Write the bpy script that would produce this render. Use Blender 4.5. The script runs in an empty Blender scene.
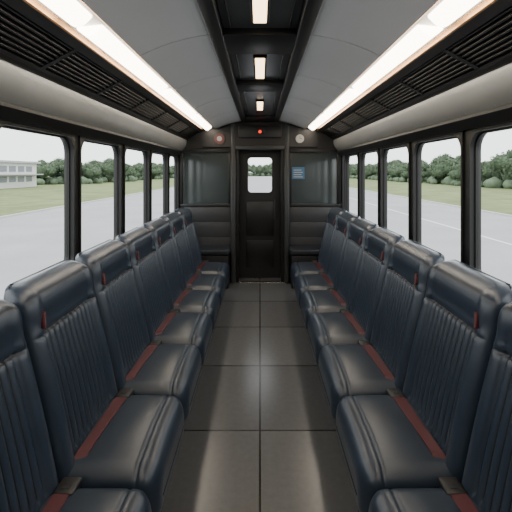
import bpy, bmesh, math, random
from mathutils import Vector, noise
random.seed(7)
EYE=1.55; Y0=-2.2; YE=5.64
# ---------------------------------------------------------------- materials
def new_mat(name):
    m=bpy.data.materials.new(name); m.use_nodes=True
    nt=m.node_tree; b=nt.nodes['Principled BSDF']; return m,nt,b
def mat(name,col,rough=0.5,metal=0.0,bump=0.0,bscale=200.0,var=0.0,vscale=3.0,spec=0.5,emit=None,estr=0):
    m,nt,b=new_mat(name)
    b.inputs['Base Color'].default_value=(*col,1); b.inputs['Roughness'].default_value=rough
    b.inputs['Metallic'].default_value=metal; b.inputs['Specular IOR Level'].default_value=spec
    tc=nt.nodes.new('ShaderNodeTexCoord')
    if bump>0:
        n=nt.nodes.new('ShaderNodeTexNoise'); n.inputs['Scale'].default_value=bscale; n.inputs['Detail'].default_value=3
        nt.links.new(tc.outputs['Object'],n.inputs['Vector'])
        bp=nt.nodes.new('ShaderNodeBump'); bp.inputs['Strength'].default_value=bump; bp.inputs['Distance'].default_value=0.002
        nt.links.new(n.outputs['Fac'],bp.inputs['Height']); nt.links.new(bp.outputs['Normal'],b.inputs['Normal'])
    if var>0:
        n=nt.nodes.new('ShaderNodeTexNoise'); n.inputs['Scale'].default_value=vscale; n.inputs['Detail'].default_value=5
        nt.links.new(tc.outputs['Object'],n.inputs['Vector'])
        r=nt.nodes.new('ShaderNodeValToRGB')
        r.color_ramp.elements[0].position=0.3; r.color_ramp.elements[1].position=0.7
        r.color_ramp.elements[0].color=(*[c*(1-var) for c in col],1)
        r.color_ramp.elements[1].color=(*[min(1,c*(1+var)) for c in col],1)
        nt.links.new(n.outputs['Fac'],r.inputs['Fac']); nt.links.new(r.outputs['Color'],b.inputs['Base Color'])
    if emit:
        b.inputs['Emission Color'].default_value=(*emit,1); b.inputs['Emission Strength'].default_value=estr
    return m
M={}
M['leather']=mat('navy_leather',(0.021,0.032,0.050),0.29,bump=0.2,bscale=350,var=0.12,vscale=6,spec=0.6)
M['leather_d']=mat('dark_leather_seam',(0.006,0.009,0.014),0.6)
M['red']=mat('red_webbing',(0.060,0.006,0.012),0.45,bump=0.3,bscale=900)
M['black']=mat('black_plastic',(0.010,0.010,0.011),0.4,bump=0.1,bscale=300)
M['blackm']=mat('black_frame',(0.009,0.009,0.010),0.35)
M['rubber']=mat('window_rubber',(0.008,0.008,0.009),0.5)
M['lowwall']=mat('wall_lower_panel',(0.06,0.06,0.062),0.5,bump=0.1)
M['ceil']=mat('ceiling_grey',(0.66,0.67,0.67),0.36,metal=0.0,var=0.04,vscale=1.5)
M['silver']=mat('brushed_duct_panel',(0.36,0.37,0.375),0.36,metal=0.4,var=0.06,vscale=4)
M['seam']=mat('panel_seam',(0.03,0.03,0.03),0.6)
M['ventback']=mat('vent_back',(0.004,0.004,0.004),0.8)
M['slat']=mat('vent_slat',(0.010,0.010,0.011),0.45)
M['gold']=mat('light_trim',(0.55,0.28,0.10),0.35,metal=0.5)
M['lite']=mat('strip_light_diffuser',(0.9,0.88,0.82),0.5,emit=(1.0,0.88,0.71),estr=13.0)
M['lite2']=mat('center_light_diffuser',(0.9,0.88,0.82),0.5,emit=(1.0,0.70,0.38),estr=6.0)
M['cpanel']=mat('center_panel',(0.07,0.072,0.075),0.3,metal=0.3)
M['plank']=mat('bulkhead_planks',(0.042,0.043,0.046),0.35,var=0.10,vscale=3)
M['pillar']=mat('pillar_grey',(0.05,0.052,0.054),0.4,metal=0.3)
M['dglass']=mat('dark_tinted_glass',(0.040,0.052,0.052),0.10,spec=0.8)
M['blue']=mat('notice_blue',(0.05,0.15,0.28),0.5)
M['white']=mat('white_plastic',(0.45,0.45,0.43),0.4)
M['dred']=mat('dark_red_disc',(0.15,0.035,0.035),0.4)
M['redlamp']=mat('red_indicator',(0.5,0.02,0.01),0.4,emit=(1,0.03,0.01),estr=2.0)
M['chrome']=mat('metal',(0.4,0.4,0.4),0.25,metal=1.0)
M['rearwall']=mat('rear_wall_panel',(0.2,0.2,0.2),0.5)
M['tarmac']=mat('tarmac',(0.33,0.33,0.335),0.9,var=0.08,vscale=0.4,spec=0.1)
M['grass']=mat('grass',(0.17,0.205,0.095),0.95,var=0.22,vscale=0.5,spec=0.1)
M['curb']=mat('kerb_concrete',(0.45,0.45,0.43),0.9)
M['paint']=mat('road_paint',(0.65,0.65,0.65),0.8)
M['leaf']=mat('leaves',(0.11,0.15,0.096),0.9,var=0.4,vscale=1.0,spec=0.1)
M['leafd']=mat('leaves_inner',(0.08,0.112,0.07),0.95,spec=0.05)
M['bark']=mat('bark',(0.09,0.07,0.05),0.95,var=0.3,vscale=8)
M['bwall']=mat('building_wall',(0.6,0.6,0.58),0.8)
M['bwin']=mat('building_window',(0.2,0.22,0.24),0.2)
M['broof']=mat('building_roof',(0.4,0.41,0.43),0.7)
# glass
m=bpy.data.materials.new('window_glass'); m.use_nodes=True; nt=m.node_tree; nt.nodes.clear()
o=nt.nodes.new('ShaderNodeOutputMaterial'); mx=nt.nodes.new('ShaderNodeMixShader'); t=nt.nodes.new('ShaderNodeBsdfTransparent')
g=nt.nodes.new('ShaderNodeBsdfGlossy'); g.inputs['Roughness'].default_value=0.02
t.inputs['Color'].default_value=(0.96,0.97,0.97,1); mx.inputs[0].default_value=0.04
nt.links.new(t.outputs[0],mx.inputs[1]); nt.links.new(g.outputs[0],mx.inputs[2]); nt.links.new(mx.outputs[0],o.inputs['Surface'])
M['glass']=m
# floor tiles
m,nt,b=new_mat('floor_tiles')
tc=nt.nodes.new('ShaderNodeTexCoord'); br=nt.nodes.new('ShaderNodeTexBrick')
br.offset=0.0; br.squash=1.0
br.inputs['Color1'].default_value=(0.095,0.098,0.104,1); br.inputs['Color2'].default_value=(0.118,0.121,0.127,1)
br.inputs['Mortar'].default_value=(0.006,0.006,0.007,1)
br.inputs['Scale'].default_value=1; br.inputs['Mortar Size'].default_value=0.0055; br.inputs['Mortar Smooth'].default_value=0.1
br.inputs['Brick Width'].default_value=0.49; br.inputs['Row Height'].default_value=0.8
nt.links.new(tc.outputs['Object'],br.inputs['Vector'])
n=nt.nodes.new('ShaderNodeTexNoise'); n.inputs['Scale'].default_value=30; n.inputs['Detail'].default_value=6; n.inputs['Roughness'].default_value=0.6
nt.links.new(tc.outputs['Object'],n.inputs['Vector'])
mr=nt.nodes.new('ShaderNodeMapRange'); mr.inputs['To Min'].default_value=0.82; mr.inputs['To Max'].default_value=1.18
nt.links.new(n.outputs['Fac'],mr.inputs['Value'])
mm=nt.nodes.new('ShaderNodeMix'); mm.data_type='RGBA'; mm.blend_type='MULTIPLY'; mm.inputs[0].default_value=1
nt.links.new(br.outputs['Color'],mm.inputs[6]); nt.links.new(mr.outputs[0],mm.inputs[7]); nt.links.new(mm.outputs[2],b.inputs['Base Color'])
mr2=nt.nodes.new('ShaderNodeMapRange'); mr2.inputs['To Min'].default_value=0.20; mr2.inputs['To Max'].default_value=0.30
nt.links.new(n.outputs['Fac'],mr2.inputs['Value']); nt.links.new(mr2.outputs[0],b.inputs['Roughness'])
bp=nt.nodes.new('ShaderNodeBump'); bp.inputs['Strength'].default_value=0.5; bp.inputs['Distance'].default_value=0.003; bp.invert=True
nt.links.new(br.outputs['Fac'],bp.inputs['Height']); nt.links.new(bp.outputs['Normal'],b.inputs['Normal'])
M['floor']=m
# ---------------------------------------------------------------- mesh builder
class MB:
    def __init__(s): s.v=[];s.f=[];s.m=[];s.s=[];s.mats=[]
    def mi(s,k):
        if k not in s.mats: s.mats.append(k)
        return s.mats.index(k)
    def add(s,vs,fs,k,smooth=False):
        o=len(s.v); s.v+= [tuple(p) for p in vs]; i=s.mi(k)
        for f in fs: s.f.append([a+o for a in f]); s.m.append(i); s.s.append(smooth)
    def box(s,x0,x1,y0,y1,z0,z1,k,bev=0,seg=3,fn=None):
        bm=bmesh.new(); bmesh.ops.create_cube(bm,size=1)
        for v in bm.verts: v.co=Vector(((x0+x1)/2+v.co.x*(x1-x0),(y0+y1)/2+v.co.y*(y1-y0),(z0+z1)/2+v.co.z*(z1-z0)))
        if bev>0: bmesh.ops.bevel(bm,geom=bm.edges[:],offset=bev,segments=seg,profile=0.5,affect='EDGES')
        bm.verts.index_update(); vs=[fn(v.co) if fn else v.co[:] for v in bm.verts]; fs=[[v.index for v in f.verts] for f in bm.faces]; bm.free()
        s.add(vs,fs,k,bev>0)
    def cyl(s,c,r,h,axis,k,n=24,smooth=False,r2=None):
        r2=r if r2 is None else r2
        vs=[]
        for j,(hh,rr) in enumerate(((-h/2,r),(h/2,r2))):
            for i in range(n):
                a=2*math.pi*i/n; p=[rr*math.cos(a),rr*math.sin(a)]
                q={'x':(hh,p[0],p[1]),'y':(p[0],hh,p[1]),'z':(p[0],p[1],hh)}[axis]
                vs.append((c[0]+q[0],c[1]+q[1],c[2]+q[2]))
        fs=[[i,(i+1)%n,n+(i+1)%n,n+i] for i in range(n)]+[list(range(n)),list(range(n,2*n))]
        s.add(vs,fs,k,smooth)
    def ext(s,prof,y0,y1,k,smooth=False):
        n=len(prof); vs=[(x,y0,z) for x,z in prof]+[(x,y1,z) for x,z in prof]
        fs=[[i,(i+1)%n,n+(i+1)%n,n+i] for i in range(n)]
        s.add(vs,fs,k,smooth); s.add(vs,[list(range(n)),list(range(n,2*n))],k,False)
    def sheet(s,prof,y0,y1,th,k,smooth=True):
        off=[]
        for i,p in enumerate(prof):
            a=prof[max(0,i-1)]; b=prof[min(len(prof)-1,i+1)]
            d=Vector((b[0]-a[0],b[1]-a[1])).normalized(); nn=Vector((-d.y,d.x))
            if nn.y<0 or (abs(nn.y)<1e-6 and nn.x*p[0]<0): nn=-nn
            off.append((p[0]+nn.x*th,p[1]+nn.y*th))
        s.ext(list(prof)+off[::-1],y0,y1,k,False)
    def grid(s,rows,k,smooth=True,closed=False):
        nr=len(rows); nc=len(rows[0]); vs=[p for r in rows for p in r]; fs=[]
        for i in range(nr-1):
            for j in range(nc if closed else nc-1):
                j2=(j+1)%nc; fs.append([i*nc+j,i*nc+j2,(i+1)*nc+j2,(i+1)*nc+j])
        s.add(vs,fs,k,smooth)
    def mesh(s,name):
        me=bpy.data.meshes.new(name); me.from_pydata(s.v,[],s.f)
        for k in s.mats: me.materials.append(M[k])
        for p,i,sm in zip(me.polygons,s.m,s.s): p.material_index=i; p.use_smooth=sm
        bm=bmesh.new(); bm.from_mesh(me); bmesh.ops.recalc_face_normals(bm,faces=bm.faces[:]); bm.to_mesh(me); bm.free()
        return me
    def build(s,name,loc=(0,0,0),parent=None):
        o=bpy.data.objects.new(name,s.mesh(name)); bpy.context.collection.objects.link(o); o.location=loc
        if parent: o.parent=parent
        return o
def inst(name,me,loc,rz=0,sc=(1,1,1),parent=None):
    o=bpy.data.objects.new(name,me); bpy.context.collection.objects.link(o); o.location=loc; o.rotation_euler=(0,0,rz); o.scale=sc
    if parent: o.parent=parent
    return o
# ---------------------------------------------------------------- floor
b=MB(); b.box(-1.15,1.15,Y0,6.05,-0.06,0,'floor'); b.build('floor')
# ---------------------------------------------------------------- walls + windows
WZ0,WZ1=0.93,1.78
def rrect(hx,hz,r,n=8):
    pts=[]
    for cx,cz,a0 in ((hx-r,hz-r,0),(-hx+r,hz-r,90),(-hx+r,-hz+r,180),(hx-r,-hz+r,270)):
        for i in range(n+1):
            a=math.radians(a0+90*i/n); pts.append((cx,cz,math.cos(a),math.sin(a)))
    return pts
def ring(hx,hz,inset,r):
    P=rrect(hx-inset,hz-inset,r); inn=[];out=[]
    for cx,cz,c,s in P:
        inn.append((cx+c*r,cz+s*r))
        t=1e9
        if abs(c)>1e-6: t=min(t,(hx-abs(cx))/abs(c))
        if abs(s)>1e-6: t=min(t,(hz-abs(cz))/abs(s))
        out.append((cx+c*t,cz+s*t))
    return inn,out
wn=[0]
def window(sx,y0,y1):
    wn[0]+=1
    hx=(y1-y0)/2; hz=(WZ1-WZ0)/2; yc=(y0+y1)/2; zc=(WZ0+WZ1)/2
    b=MB()
    def loops(inset,r): 
        return ring(hx,hz,inset,r)
    inn,out=loops(0.018,0.095); inn2,_=loops(0.028,0.088)
    X0,X1=1.138,1.20
    def L(pts,X): return [(sx*X,yc+p[0],zc+p[1]) for p in pts]
    b.grid([L(out,X0),L(inn,X0)],'rubber',False,True)
    b.grid([L(inn,X0),L(inn,1.165)],'rubber',False,True)
    b.grid([L(inn,1.165),L(inn2,1.165)],'rubber',False,True)
    b.grid([L(inn2,1.165),L(inn2,1.18)],'rubber',False,True)
    b.grid([L(inn2,1.18),L(inn,X1),L(out,X1)],'rubber',False,True)
    b.grid([L(out,X0),L(out,X1)],'rubber',False,True)
    f=b.build('window_%d'%wn[0])
    b=MB(); pts=L(inn2,1.172); b.add(pts,[list(range(len(pts)))],'glass'); b.build('glass',parent=f)
def wall(sx,name,posts):
    b=MB()
    def bx(xa,xb,*a,**k): b.box(min(sx*xa,sx*xb),max(sx*xa,sx*xb),*a,**k)
    bx(1.15,1.20,Y0,YE,0,WZ0,'lowwall')
    bx(1.15,1.20,Y0,YE,WZ1,2.0,'blackm')
    hw=0.032
    for p in posts: bx(1.15,1.20,p-hw,p+hw,WZ0,WZ1,'blackm')
    bx(1.15,1.20,Y0,posts[0]-hw-0.75,WZ0,WZ1,'blackm')
    bx(1.15,1.20,YE-0.04,YE,WZ0,WZ1,'blackm')
    bx(1.10,1.15,Y0,YE,WZ0-0.05,WZ0-0.005,'blackm',bev=0.01)
    b.build(name)
    window(sx,posts[0]-hw-0.75,posts[0]-hw)
    for a,c in zip(posts[:-1],posts[1:]): window(sx,a+hw,c-hw)
    if YE-0.04-posts[-1]-hw>0.15: window(sx,posts[-1]+hw,YE-0.04)
wall(-1,'wall_left',[2.5+0.83*i for i in range(-4,4)])
wall(1,'wall_right',[2.22+0.8*i for i in range(-4,5)])
# ---------------------------------------------------------------- overhead: duct panel, vents, lights, ceiling
def arc(p0,p1,bulge,n=10):
    a=Vector(p0);c=Vector(p1);d=c-a;nn=Vector((-d.y,d.x)).normalized()
    return [tuple(a+d*t+nn*bulge*4*t*(1-t)) for t in [i/n for i in range(n+1)]]
for sx,sd in ((-1,'left'),(1,'right')):
    mir=lambda pr:[(sx*x,z) for x,z in pr]
    b=MB()
    b.ext(mir([(1.15,1.78),(1.15,1.85),(1.095,1.85),(1.085,1.83),(1.12,1.78)]),Y0,YE,'blackm')
    b.build('trim_%d'%(1 if sx<0 else 2))
    b=MB()
    b.sheet(mir(arc((1.095,1.85),(1.03,2.005),0.018,24)),Y0,YE,0.012,'silver')
    b.ext(mir([(1.034,2.0),(1.018,2.0),(1.008,2.014),(1.02,2.022),(1.034,2.02)]),Y0,YE,'blackm')
    b.ext(mir([(1.080,1.905),(1.064,1.903),(1.062,1.911),(1.076,1.913)]),Y0,YE,'seam')
    b.build('air_duct_panel')
    b=MB()
    A=Vector((1.02,2.015)); C=Vector((0.80,2.135)); d=(C-A).normalized(); nn=Vector((-d.y,d.x)); 
    if nn.y<0: nn=-nn
    def q(t,h): p=A+(C-A)*t+nn*h; return (sx*p.x,p.y)
    b.ext([q(0,0.03),q(1,0.03),q(1,0.045),q(0,0.045)],Y0,YE,'ventback')
    b.ext([q(-0.02,-0.004),q(0.10,-0.004),q(0.10,0.03),q(-0.02,0.03)],Y0,YE,'blackm')
    b.ext([q(0.80,-0.004),q(1.0,-0.004),q(1.0,0.03),q(0.80,0.03)],Y0,YE,'blackm')
    for i in range(7):
        t=0.15+0.1*i*0.98
        b.ext([q(t,0.0),q(t+0.03,0.0),q(t+0.065,0.022),q(t+0.035,0.022)],Y0,YE,'slat')
    y=Y0+0.3
    while y<YE-0.1:
        pr=[q(0.08,-0.003),q(0.82,-0.003),q(0.82,0.03),q(0.08,0.03)]
        b.ext(pr,y,y+0.03,'blackm')
        y+=0.62
    b.build('air_vent')
    # strip light fixture
    b=MB()
    b.ext(mir([(0.80,2.128),(0.787,2.128),(0.787,2.15),(0.80,2.16)]),Y0,5.55,'gold')
    b.ext(mir([(0.630,2.150),(0.622,2.148),(0.620,2.17),(0.630,2.17)]),Y0,5.55,'gold')
    b.ext(mir([(0.80,2.162),(0.62,2.175),(0.62,2.185),(0.80,2.175)]),Y0,YE,'blackm')
    y=Y0+0.02; L=1.28
    while y<5.5:
        y1=min(y+L-0.10,5.5)
        pr=arc((0.760,2.142),(0.655,2.153),0.0,8)
        pr=[(x,z-0.034*math.sin(math.pi*i/8)) for i,(x,z) in enumerate(pr)]
        b.ext(mir(pr+[(0.655,2.165),(0.76,2.155)]),y,y1,'lite')
        y+=L
    b.sheet(mir([(0.787,2.150),(0.630,2.163)]),Y0,5.55,0.008,'ceil')
    b.build('strip_light')
# ceiling shell
b=MB()
for sx in (-1,1):
    mir=lambda pr:[(sx*x,z) for x,z in pr]
    ys=[Y0]+[0.35+0.86*i for i in range(-2,7) if 0.35+0.86*i>Y0]+[YE]
    prof=arc((0.622,2.15),(0.25,2.262),-0.018,40)
    for a,c in zip(ys[:-1],ys[1:]):
        b.sheet(mir(prof),a+0.006,c-0.006,0.012,'ceil')
    b.sheet(mir([(x,z+0.006) for x,z in prof]),Y0,YE,0.012,'seam')
b.box(-1.2,1.2,Y0,6.1,2.32,2.36,'seam')
b.build('ceiling')
# centre console along ceiling
b=MB()
panels=[(-1.9,-1.15),(-0.95,-0.12),(0.12,0.92),(1.25,2.05),(2.38,3.2),(3.5,5.2)]
for sx in (-1,1):
    b.box(min(sx*0.19,sx*0.26),max(sx*0.19,sx*0.26),Y0,YE,2.245,2.285,'blackm',bev=0.006)
b.box(-0.26,0.26,Y0,YE,2.30,2.315,'cpanel')
prev=Y0
for a,c in panels+[(YE,YE)]:
    b.box(-0.19,0.19,prev,a,2.25,2.30,'blackm',bev=0.004)
    prev=c
for a,c in panels:
    b.box(-0.185,0.185,a+0.005,c-0.005,2.285,2.30,'cpanel')
    b.box(-0.15,-0.145,a+0.03,c-0.03,2.278,2.286,'chrome'); b.box(0.145,0.15,a+0.03,c-0.03,2.278,2.286,'chrome')
b.build('ceiling_centre_panel')
for a,c in panels:
    m_=(a+c)/2; b=MB()
    b.box(-0.044,0.044,m_-0.28,m_+0.28,2.268,2.284,'blackm',bev=0.005)
    b.box(-0.031,0.031,m_-0.265,m_+0.265,2.262,2.27,'lite2',bev=0.003)
    b.build('ceiling_lamp')
# ---------------------------------------------------------------- rear wall
b=MB(); b.box(-1.2,1.2,Y0-0.05,Y0,0,2.36,'rearwall')
b.box(-0.6,0.6,Y0,Y0+0.02,0.1,0.9,'lowwall',bev=0.01)
b.box(-0.8,0.8,Y0,Y0+0.015,1.1,1.8,'dglass',bev=0.01)
b.build('wall_rear')
# ---------------------------------------------------------------- end bulkhead
P=0.34
b=MB()
for sx in (-1,1):
    def bx(xa,xb,*a,**k): b.box(min(sx*xa,sx*xb),max(sx*xa,sx*xb),*a,**k)
    bx(P+0.07,1.15,YE,YE+0.05,0,1.06,'plank')
    for i in range(4):
        z=0.2+0.215*i
        bx(P+0.075,1.13,YE-0.008,YE,z,z+0.211,'plank',bev=0.002)
    bx(P+0.07,1.15,YE-0.02,YE+0.03,1.06,1.10,'blackm',bev=0.006)
    bx(P+0.07,1.15,YE+0.02,YE+0.03,1.10,1.86,'dglass')
    bx(P+0.07,P+0.11,YE-0.01,YE+0.03,1.10,1.86,'blackm',bev=0.005)
    bx(1.09,1.15,YE-0.01,YE+0.03,1.10,1.86,'blackm',bev=0.005)
    bx(P+0.07,1.15,YE-0.015,YE+0.03,1.82,1.87,'blackm',bev=0.005)
    bx(P,P+0.07,YE-0.10,YE+0.06,0,2.23,'pillar',bev=0.022,seg=4)
    bx(P-0.04,P,YE-0.02,YE+0.27,0,2.3,'blackm')
    bx(P,P+0.82,YE+0.03,YE+0.08,1.87,2.33,'blackm')
b.box(-1.15,1.15,YE,YE+0.05,1.87,2.32,'blackm')
hood=[(-0.80,1.90),(-0.82,2.05),(-0.76,2.12),(-0.60,2.145),(-0.40,2.20),(-0.25,2.24),(0.25,2.24),(0.40,2.20),(0.60,2.145),(0.76,2.12),(0.82,2.05),(0.80,1.90)]
b.ext(hood,YE-0.09,YE,'blackm')
b.box(-0.30,0.30,YE-0.125,YE-0.09,2.02,2.19,'black',bev=0.012)
b.box(-P+0.0,P-0.0,YE-0.11,YE-0.08,1.86,1.92,'pillar',bev=0.01)
b.build('wall_end')
b=MB(); b.box(-0.34,0.34,YE-0.06,YE+0.02,0,0.012,'chrome',bev=0.004); b.build('trim_3')
# door
b=MB(); yd=YE+0.22
dz0,dz1=1.24,1.77; dw=0.185
b.box(-0.30,-dw-0.0,yd,yd+0.04,0.0,2.0,'black'); b.box(dw,0.30,yd,yd+0.04,0.0,2.0,'black')
b.box(-dw,dw,yd,yd+0.04,0.0,dz0,'black'); b.box(-dw,dw,yd,yd+0.04,dz1,2.0,'black')
b.box(-0.30,0.30,yd-0.2,yd+0.04,1.93,2.02,'blackm')
inn,out=ring(dw+0.01,(dz1-dz0)/2+0.01,0.02,0.05); zc=(dz0+dz1)/2
L=lambda pts,Y:[(p[0],Y,zc+p[1]) for p in pts]
b.grid([L(out,yd-0.012),L(inn,yd-0.012)],'rubber',False,True); b.grid([L(inn,yd-0.012),L(inn,yd+0.04)],'rubber',False,True); b.grid([L(out,yd-0.012),L(out,yd)],'rubber',False,True)
b.box(-0.20,0.20,yd-0.012,yd,0.15,0.55,'blackm',bev=0.005)
b.box(-0.20,0.20,yd-0.012,yd,0.62,1.12,'blackm',bev=0.005)
b.box(0.20,0.225,yd-0.05,yd-0.03,0.85,1.15,'pillar',bev=0.006); b.box(0.205,0.22,yd-0.035,yd,0.87,0.89,'chrome'); b.box(0.205,0.22,yd-0.035,yd,1.11,1.13,'chrome')
do=b.build('door_1')
b=MB(); pts=L(inn,yd+0.02); b.add(pts,[list(range(len(pts)))],'glass'); b.build('glass',parent=do)
b=MB(); b.box(-0.06,0.06,YE-0.135,YE-0.12,2.075,2.14,'black',bev=0.005); b.cyl((0,YE-0.139,2.105),0.022,0.012,'y','redlamp'); b.build('warning_lamp')
b=MB(); b.cyl((-0.56,YE-0.10,2.01),0.085,0.03,'y','blackm',32); b.cyl((-0.56,YE-0.118,2.01),0.07,0.012,'y','dred',32); b.cyl((-0.56,YE-0.126,2.01),0.035,0.01,'y','white',32); b.build('alarm_bell')
b=MB(); b.cyl((0.55,YE-0.10,2.01),0.07,0.03,'y','blackm',32); b.cyl((0.55,YE-0.118,2.01),0.058,0.012,'y','white',32)
b.box(0.547,0.553,YE-0.128,YE-0.122,2.01,2.05,'black'); b.box(0.55,0.58,YE-0.128,YE-0.122,2.007,2.013,'black'); b.build('wall_clock')
b=MB(); b.box(0.45,0.63,YE+0.012,YE+0.02,1.45,1.62,'blue'); 
for i in range(4): b.box(0.475,0.605-0.02*(i%2),YE+0.009,YE+0.012,1.475+0.032*i,1.487+0.032*i,'white')
b.build('notice_sign')
for sx in (-1,1):
    b=MB()
    xa,xb=(0.42,1.08)
    b.box(min(sx*xa,sx*xb),max(sx*xa,sx*xb),5.30,YE-0.02,0.0,0.44,'black',bev=0.012)
    b.box(min(sx*(xa-0.02),sx*xb),max(sx*(xa-0.02),sx*xb),5.28,YE-0.02,0.44,0.52,'leather_d',bev=0.025,seg=4)
    b.build('storage_bench')
# ---------------------------------------------------------------- seats
PITCH=0.58; HW=0.276
def smooth(a,c,x):
    t=max(0,min(1,(x-a)/(c-a))); return t*t*(3-2*t)
def rdrop(e,r):
    if e>=r: return 0.0
    e=max(e,0); return r-math.sqrt(max(0,r*r-(r-e)**2))
def seat_mesh(sx):
    b=MB(); D0=0.70
    X=lambda d:sx*(d-D0)
    zb,zt=0.36,1.125
    NR=10; nIn=NR*11; pw=0.195
    edge=[0,0.002,0.006,0.012,0.020,0.030,0.042,0.055,0.066,0.074]
    ysl=[-HW+e for e in edge]+[-pw+2*pw*i/nIn for i in range(nIn+1)]+[HW-e for e in edge[::-1]]
    zseam=0.935; zlow=0.47
    zs=sorted([zb,zb+0.004,zb+0.012,zb+0.025]+[zb+0.04+i*(zt-0.06-zb-0.04)/46 for i in range(47)]+[zseam-0.009,zseam-0.005,zseam-0.002,zseam+0.002,zseam+0.005]+[zt-0.05,zt-0.04,zt-0.03,zt-0.021,zt-0.013,zt-0.007,zt-0.003,zt-0.0007])
    rows=[]
    RT=0.055
    for z in zs:
        s=(z-zb)/(zt-zb)
        base=0.695+0.180*s-0.010*math.sin(math.pi*s)
        base-=0.018*smooth(0.78,0.90,s)*(1-smooth(0.93,1.0,s))
        thick=0.14-0.02*s
        et=zt-z; dt=rdrop(et,RT)
        cr=0.075; shrink=0.0
        if et<cr: shrink=cr-math.sqrt(max(0,cr*cr-(cr-et)**2))
        h=HW-shrink
        r=[]
        for y in ysl:
            yy=y*h/HW
            e=h-abs(yy)
            d=base+rdrop(e,0.05)+dt
            bo=smooth(0.19,0.225,abs(yy))*(1-smooth(0.75,0.9,s)*0.6)
            d-=0.016*bo
            inz=smooth(zlow-0.01,zlow+0.005,z)*(1-smooth(zseam-0.006,zseam+0.004,z))
            if abs(y)<=pw:
                ph=abs(math.sin(math.pi*NR*(y/(2*pw)+0.5)))
                d+=0.016*(1-ph**0.5)*inz
                d+=0.003*inz
            d+=0.007*math.exp(-((abs(y)-pw)/0.004)**2)*(smooth(zlow-0.03,zlow,z)*(1-smooth(zseam,zseam+0.02,z)))
            d+=0.012*math.exp(-((z-zseam)/0.007)**2)*(1 if abs(y)<pw else smooth(HW,pw,abs(y))*1)
            r.append((X(min(d,base+thick-0.045)),yy,z))
        back=[]
        nb=10
        for i in range(nb+1):
            yy=h*(1-2*i/nb); e=h-abs(yy)
            d=base+thick-min(rdrop(e,0.03)+dt,thick/2-0.002)
            back.append((X(d),yy,z))
        rows.append(r+back)
    f0=len(b.f)
    b.grid(rows,'leather',True,True)
    nc=len(rows[0]); dk=b.mi('leather_d')
    for i in range(len(rows)-1):
        zm=(zs[i]+zs[i+1])/2
        if zlow<=zm<=zseam:
            for g_ in range(NR+1):
                for jj in (10+g_*11-1,10+g_*11):
                    if 10<=jj<10+nIn: b.m[f0+i*nc+jj]=dk
        if abs(zm-zseam)<0.0025:
            for jj in range(10,10+nIn): b.m[f0+i*nc+jj]=dk
    n=len(rows[0]); b.add(rows[-1],[list(range(n))],'leather',True); b.add(rows[0],[list(range(n))],'leather',False)
    # cushion with crowned top & waterfall front
    zc0,zc1=0.262,0.452; d0,d1=0.370,0.755
    ne=[0,0.002,0.006,0.012,0.02,0.03,0.042,0.056,0.066]
    yy_=[-HW+e for e in ne]+[-0.20+0.40*i/12 for i in range(13)]+[HW-e for e in ne[::-1]]
    dd_=[d0+e for e in ne]+[d0+0.075,d0+0.081,d0+0.085,d0+0.089,d0+0.095]+[d0+0.105+(d1-d0-0.175)*i/9 for i in range(10)]+[d1-e for e in ne[::-1]]
    top=[]
    for d in dd_:
        r=[]
        sh_=rdrop(d-d0,0.06)
        for y in yy_:
            e1=HW-abs(y); e2=d-d0; e3=d1-d
            z=zc1-rdrop(e1,0.065)-rdrop(e2,0.066)-rdrop(e3,0.03)
            z+=0.024*(1-(y/HW)**2)*math.sin(math.pi*min(1,max(0,(d-d0)/(d1-d0))))
            z-=0.007*math.exp(-((d-(d0+0.085))/0.004)**2)
            z=max(z,zc0+0.07)
            r.append((X(d),y*(HW-sh_)/HW,z))
        top.append(r)
    b.grid(top,'leather',True)
    per=[top[0][j] for j in range(len(yy_))]+[top[i][-1] for i in range(1,len(dd_))]+[top[-1][j] for j in range(len(yy_)-2,-1,-1)]+[top[i][0] for i in range(len(dd_)-2,0,-1)]
    cxm=X((d0+d1)/2)
    def sh(p,z,k): return (cxm+(p[0]-cxm)*k,p[1]*k,z)
    zz=[(zc0+0.07,1.0),(zc0+0.05,1.0),(zc0+0.03,0.998),(zc0+0.015,0.99),(zc0+0.005,0.975),(zc0,0.95)]
    b.grid([per]+[[sh(p,min(z,p[2]),k) for p in per] for z,k in zz],'leather',True,True)
    b.add([sh(p,zc0,0.95) for p in per],[list(range(len(per)))],'black')
    b.box(min(X(d0-0.002),X(d0+0.004)),max(X(d0-0.002),X(d0+0.004)),-HW+0.07,HW-0.07,zc0+0.055,zc0+0.059,'leather_d')
    b.box(min(X(0.42),X(0.86)),max(X(0.42),X(0.86)),-HW+0.02,HW-0.02,0.235,0.27,'black',bev=0.008)
    b.box(min(X(0.56),X(0.84)),max(X(0.56),X(0.84)),-HW+0.0,HW-0.0,0.0,0.24,'black',bev=0.01)
    # red tag on near upper bolster
    n=14; vs=[]
    for i in range(n+1):
        t=i/n; w=0.0030*math.sin(math.pi*min(1,t*0.95+0.05))
        z=0.965+0.055*t; s=(z-zb)/(zt-zb)
        fr=0.695+0.180*s-0.010*math.sin(math.pi*s)-0.030
        y=-0.236+0.025*t
        vs.append(((X(fr),y-w,z),(X(fr-0.003),y,z),(X(fr),y+w,z),(X(fr+0.03),y,z)))
    b.grid([list(v) for v in vs],'red',True,True)
    return b.mesh('bus_seat')
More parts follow.
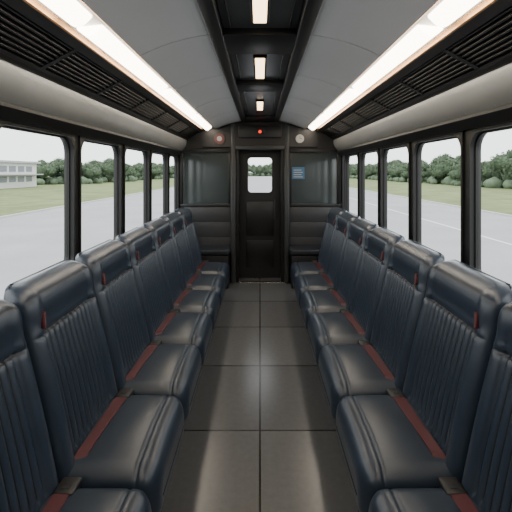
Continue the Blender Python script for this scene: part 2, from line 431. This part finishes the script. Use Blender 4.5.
def belt_mesh(sx):
    b=MB(); D0=0.70; X=lambda d:sx*(d-D0)
    rows=[]
    n=26
    for i in range(n+1):
        t=i/n; y=-0.235+0.44*t
        d=0.690-0.022*t-0.008*math.sin(math.pi*t)
        z=0.4600+0.0095*math.sin(math.pi*t)
        if t<0.12: z-= (0.12-t)*0.20
        w=0.024-0.003*math.sin(5*t)
        rows.append([(X(d-w),y,z),(X(d+w),y,z+0.002),(X(d+w),y,z+0.0065),(X(d-w),y,z+0.0045)])
    b.grid(rows,'red',False,True)
    b.add(rows[0],[[0,1,2,3]],'red'); b.add(rows[-1],[[0,1,2,3]],'red')
    b.box(min(X(0.630),X(0.70)),max(X(0.630),X(0.70)),0.195,0.272,0.440,0.470,'black',bev=0.008)
    b.box(min(X(0.650),X(0.68)),max(X(0.650),X(0.68)),0.215,0.235,0.469,0.472,'leather_d',bev=0.001)
    return b.mesh('seat_belt')
for sx in (-1,1):
    sm=seat_mesh(sx); bm_=belt_mesh(sx)
    for k in range(-6,6):
        yc=2.02-PITCH/2+PITCH*k
        if yc<Y0+0.3: continue
        o=inst('bus_seat',sm,(sx*0.70,yc,0))
        inst('seat_belt',bm_,(0,0,0),parent=o)
# ---------------------------------------------------------------- exterior
GZ=-0.95
b=MB(); b.box(-14,14,-120,400,GZ-0.2,GZ,'tarmac'); b.build('road')
for sx in (-1,1):
    b=MB(); b.box(min(sx*14.2,sx*300),max(sx*14.2,sx*300),-120,400,GZ-0.2,GZ+0.03,'grass'); b.build('lawn')
    b=MB(); b.box(min(sx*14,sx*14.2),max(sx*14,sx*14.2),-120,400,GZ-0.2,GZ+0.08,'curb'); b.build('kerb')
b=MB()
for X in (8.6,5.0): b.box(X,X+0.12,-60,300,GZ,GZ+0.004,'paint')
b.build('road_marking')
def tree_mesh(seed):
    rnd=random.Random(seed); b=MB()
    b.cyl((0,0,0.9),0.16,1.8,'z','bark',10,True,0.10)
    blobs=[]
    for i in range(12):
        a=rnd.uniform(0,6.28); r=rnd.uniform(0.2,1.5); z=rnd.uniform(1.3,3.6)
        r*= (1-0.25*max(0,z-2.4))
        blobs.append((Vector((r*math.cos(a),r*math.sin(a),z)),rnd.uniform(0.65,1.1)))
    blobs.append((Vector((0,0,3.7)),0.9)); blobs.append((Vector((0,0,2.4)),1.4))
    for c,R in blobs:
        bm=bmesh.new(); bmesh.ops.create_icosphere(bm,subdivisions=2,radius=R*0.88)
        for v in bm.verts:
            v.co*= 1+0.18*noise.noise(v.co*2.2+c*3); v.co+=c
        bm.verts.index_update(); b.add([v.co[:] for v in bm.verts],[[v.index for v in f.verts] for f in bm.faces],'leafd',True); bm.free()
        for j in range(int(170*R)):
            d=Vector((rnd.gauss(0,1),rnd.gauss(0,1),rnd.gauss(0,1))).normalized()
            p=c+d*R*rnd.uniform(0.85,1.12)
            u=Vector((rnd.gauss(0,1),rnd.gauss(0,1),rnd.gauss(0,1))).normalized(); w=u.cross(d).normalized()
            u=w.cross(d+Vector((rnd.uniform(-.6,.6),rnd.uniform(-.6,.6),0))).normalized(); s=rnd.uniform(0.07,0.14)
            b.add([p-u*s*1.5,p+w*s,p+u*s*1.5,p-w*s],[[0,1,2,3]],'leaf')
    for j in range(5):
        c=Vector((rnd.uniform(-1.8,1.8),rnd.uniform(-1.8,1.8),0.45)); R=rnd.uniform(0.6,0.9)
        bm=bmesh.new(); bmesh.ops.create_icosphere(bm,subdivisions=2,radius=R)
        for v in bm.verts: v.co*=1+0.25*noise.noise(v.co*2.5+c); v.co+=c
        bm.verts.index_update(); b.add([v.co[:] for v in bm.verts],[[v.index for v in f.verts] for f in bm.faces],'leaf',True); bm.free()
    return b.mesh('tree')
tm=[tree_mesh(i) for i in range(4)]
for sx in (-1,1):
    y=10
    while y<230:
        for row in range(2):
            if sx<0 and y<80: 
                if row==0 and random.random()<0.5: continue
            X=(38+row*6+random.uniform(-2,2)+(16 if (sx<0 and y<76) else 0))
            s=random.uniform(0.75,1.25)*(1.12 if sx>0 else 1.05)
            inst('tree',random.choice(tm),(sx*X,y+random.uniform(-1,1),GZ),random.uniform(0,6.28),(s*1.15,s*1.15,s))
        y+=3.6
for i in range(22):
    s=random.uniform(1.2,1.9); inst('tree',random.choice(tm),(-40+i*4,235+random.uniform(-3,3),GZ),random.uniform(0,6.28),(s,s,s))
# building
b=MB(); bx0,bx1,by0,by1=-46,-38,40,68; GB=GZ+0.03
b.box(bx0,bx1,by0,by1,GB,GB+3.9,'bwall'); b.box(bx0-0.4,bx1+0.5,by0-0.4,by1+0.5,GB+3.9,GB+4.2,'broof')
for fl in (0.9,2.5):
    y=by0+0.8
    while y<by1-1.5:
        b.box(bx1,bx1+0.05,y,y+1.6,GB+fl,GB+fl+0.9,'bwin'); y+=2.2
    x=bx0+0.7
    while x<bx1-1.5: b.box(x,x+1.4,by0-0.05,by0,GB+fl,GB+fl+0.9,'bwin'); x+=2.0
b.box(bx1,bx1+1.2,by0,by1,GB+2.0,GB+2.15,'broof')
b.build('office_building')
# ---------------------------------------------------------------- world
w=bpy.data.worlds.new('overcast'); bpy.context.scene.world=w; w.use_nodes=True; nt=w.node_tree
bg=nt.nodes['Background']; tc=nt.nodes.new('ShaderNodeTexCoord'); sp=nt.nodes.new('ShaderNodeSeparateXYZ'); cr=nt.nodes.new('ShaderNodeValToRGB')
nt.links.new(tc.outputs['Generated'],sp.inputs[0]); nt.links.new(sp.outputs['Z'],cr.inputs['Fac']); nt.links.new(cr.outputs['Color'],bg.inputs['Color'])
cr.color_ramp.elements[0].color=(0.78,0.80,0.81,1); cr.color_ramp.elements[1].color=(0.95,0.98,1,1); cr.color_ramp.elements[1].position=0.7
bg.inputs['Strength'].default_value=3.8
# ---------------------------------------------------------------- camera
cam=bpy.data.cameras.new('camera'); co=bpy.data.objects.new('camera',cam); bpy.context.collection.objects.link(co)
co.location=(0,0,EYE); co.rotation_euler=(math.radians(90),0,0)
cam.sensor_width=36; cam.lens=36*400/512; cam.shift_x=-4/512; cam.shift_y=-84/512; cam.clip_start=0.02; cam.clip_end=1000
bpy.context.scene.camera=co
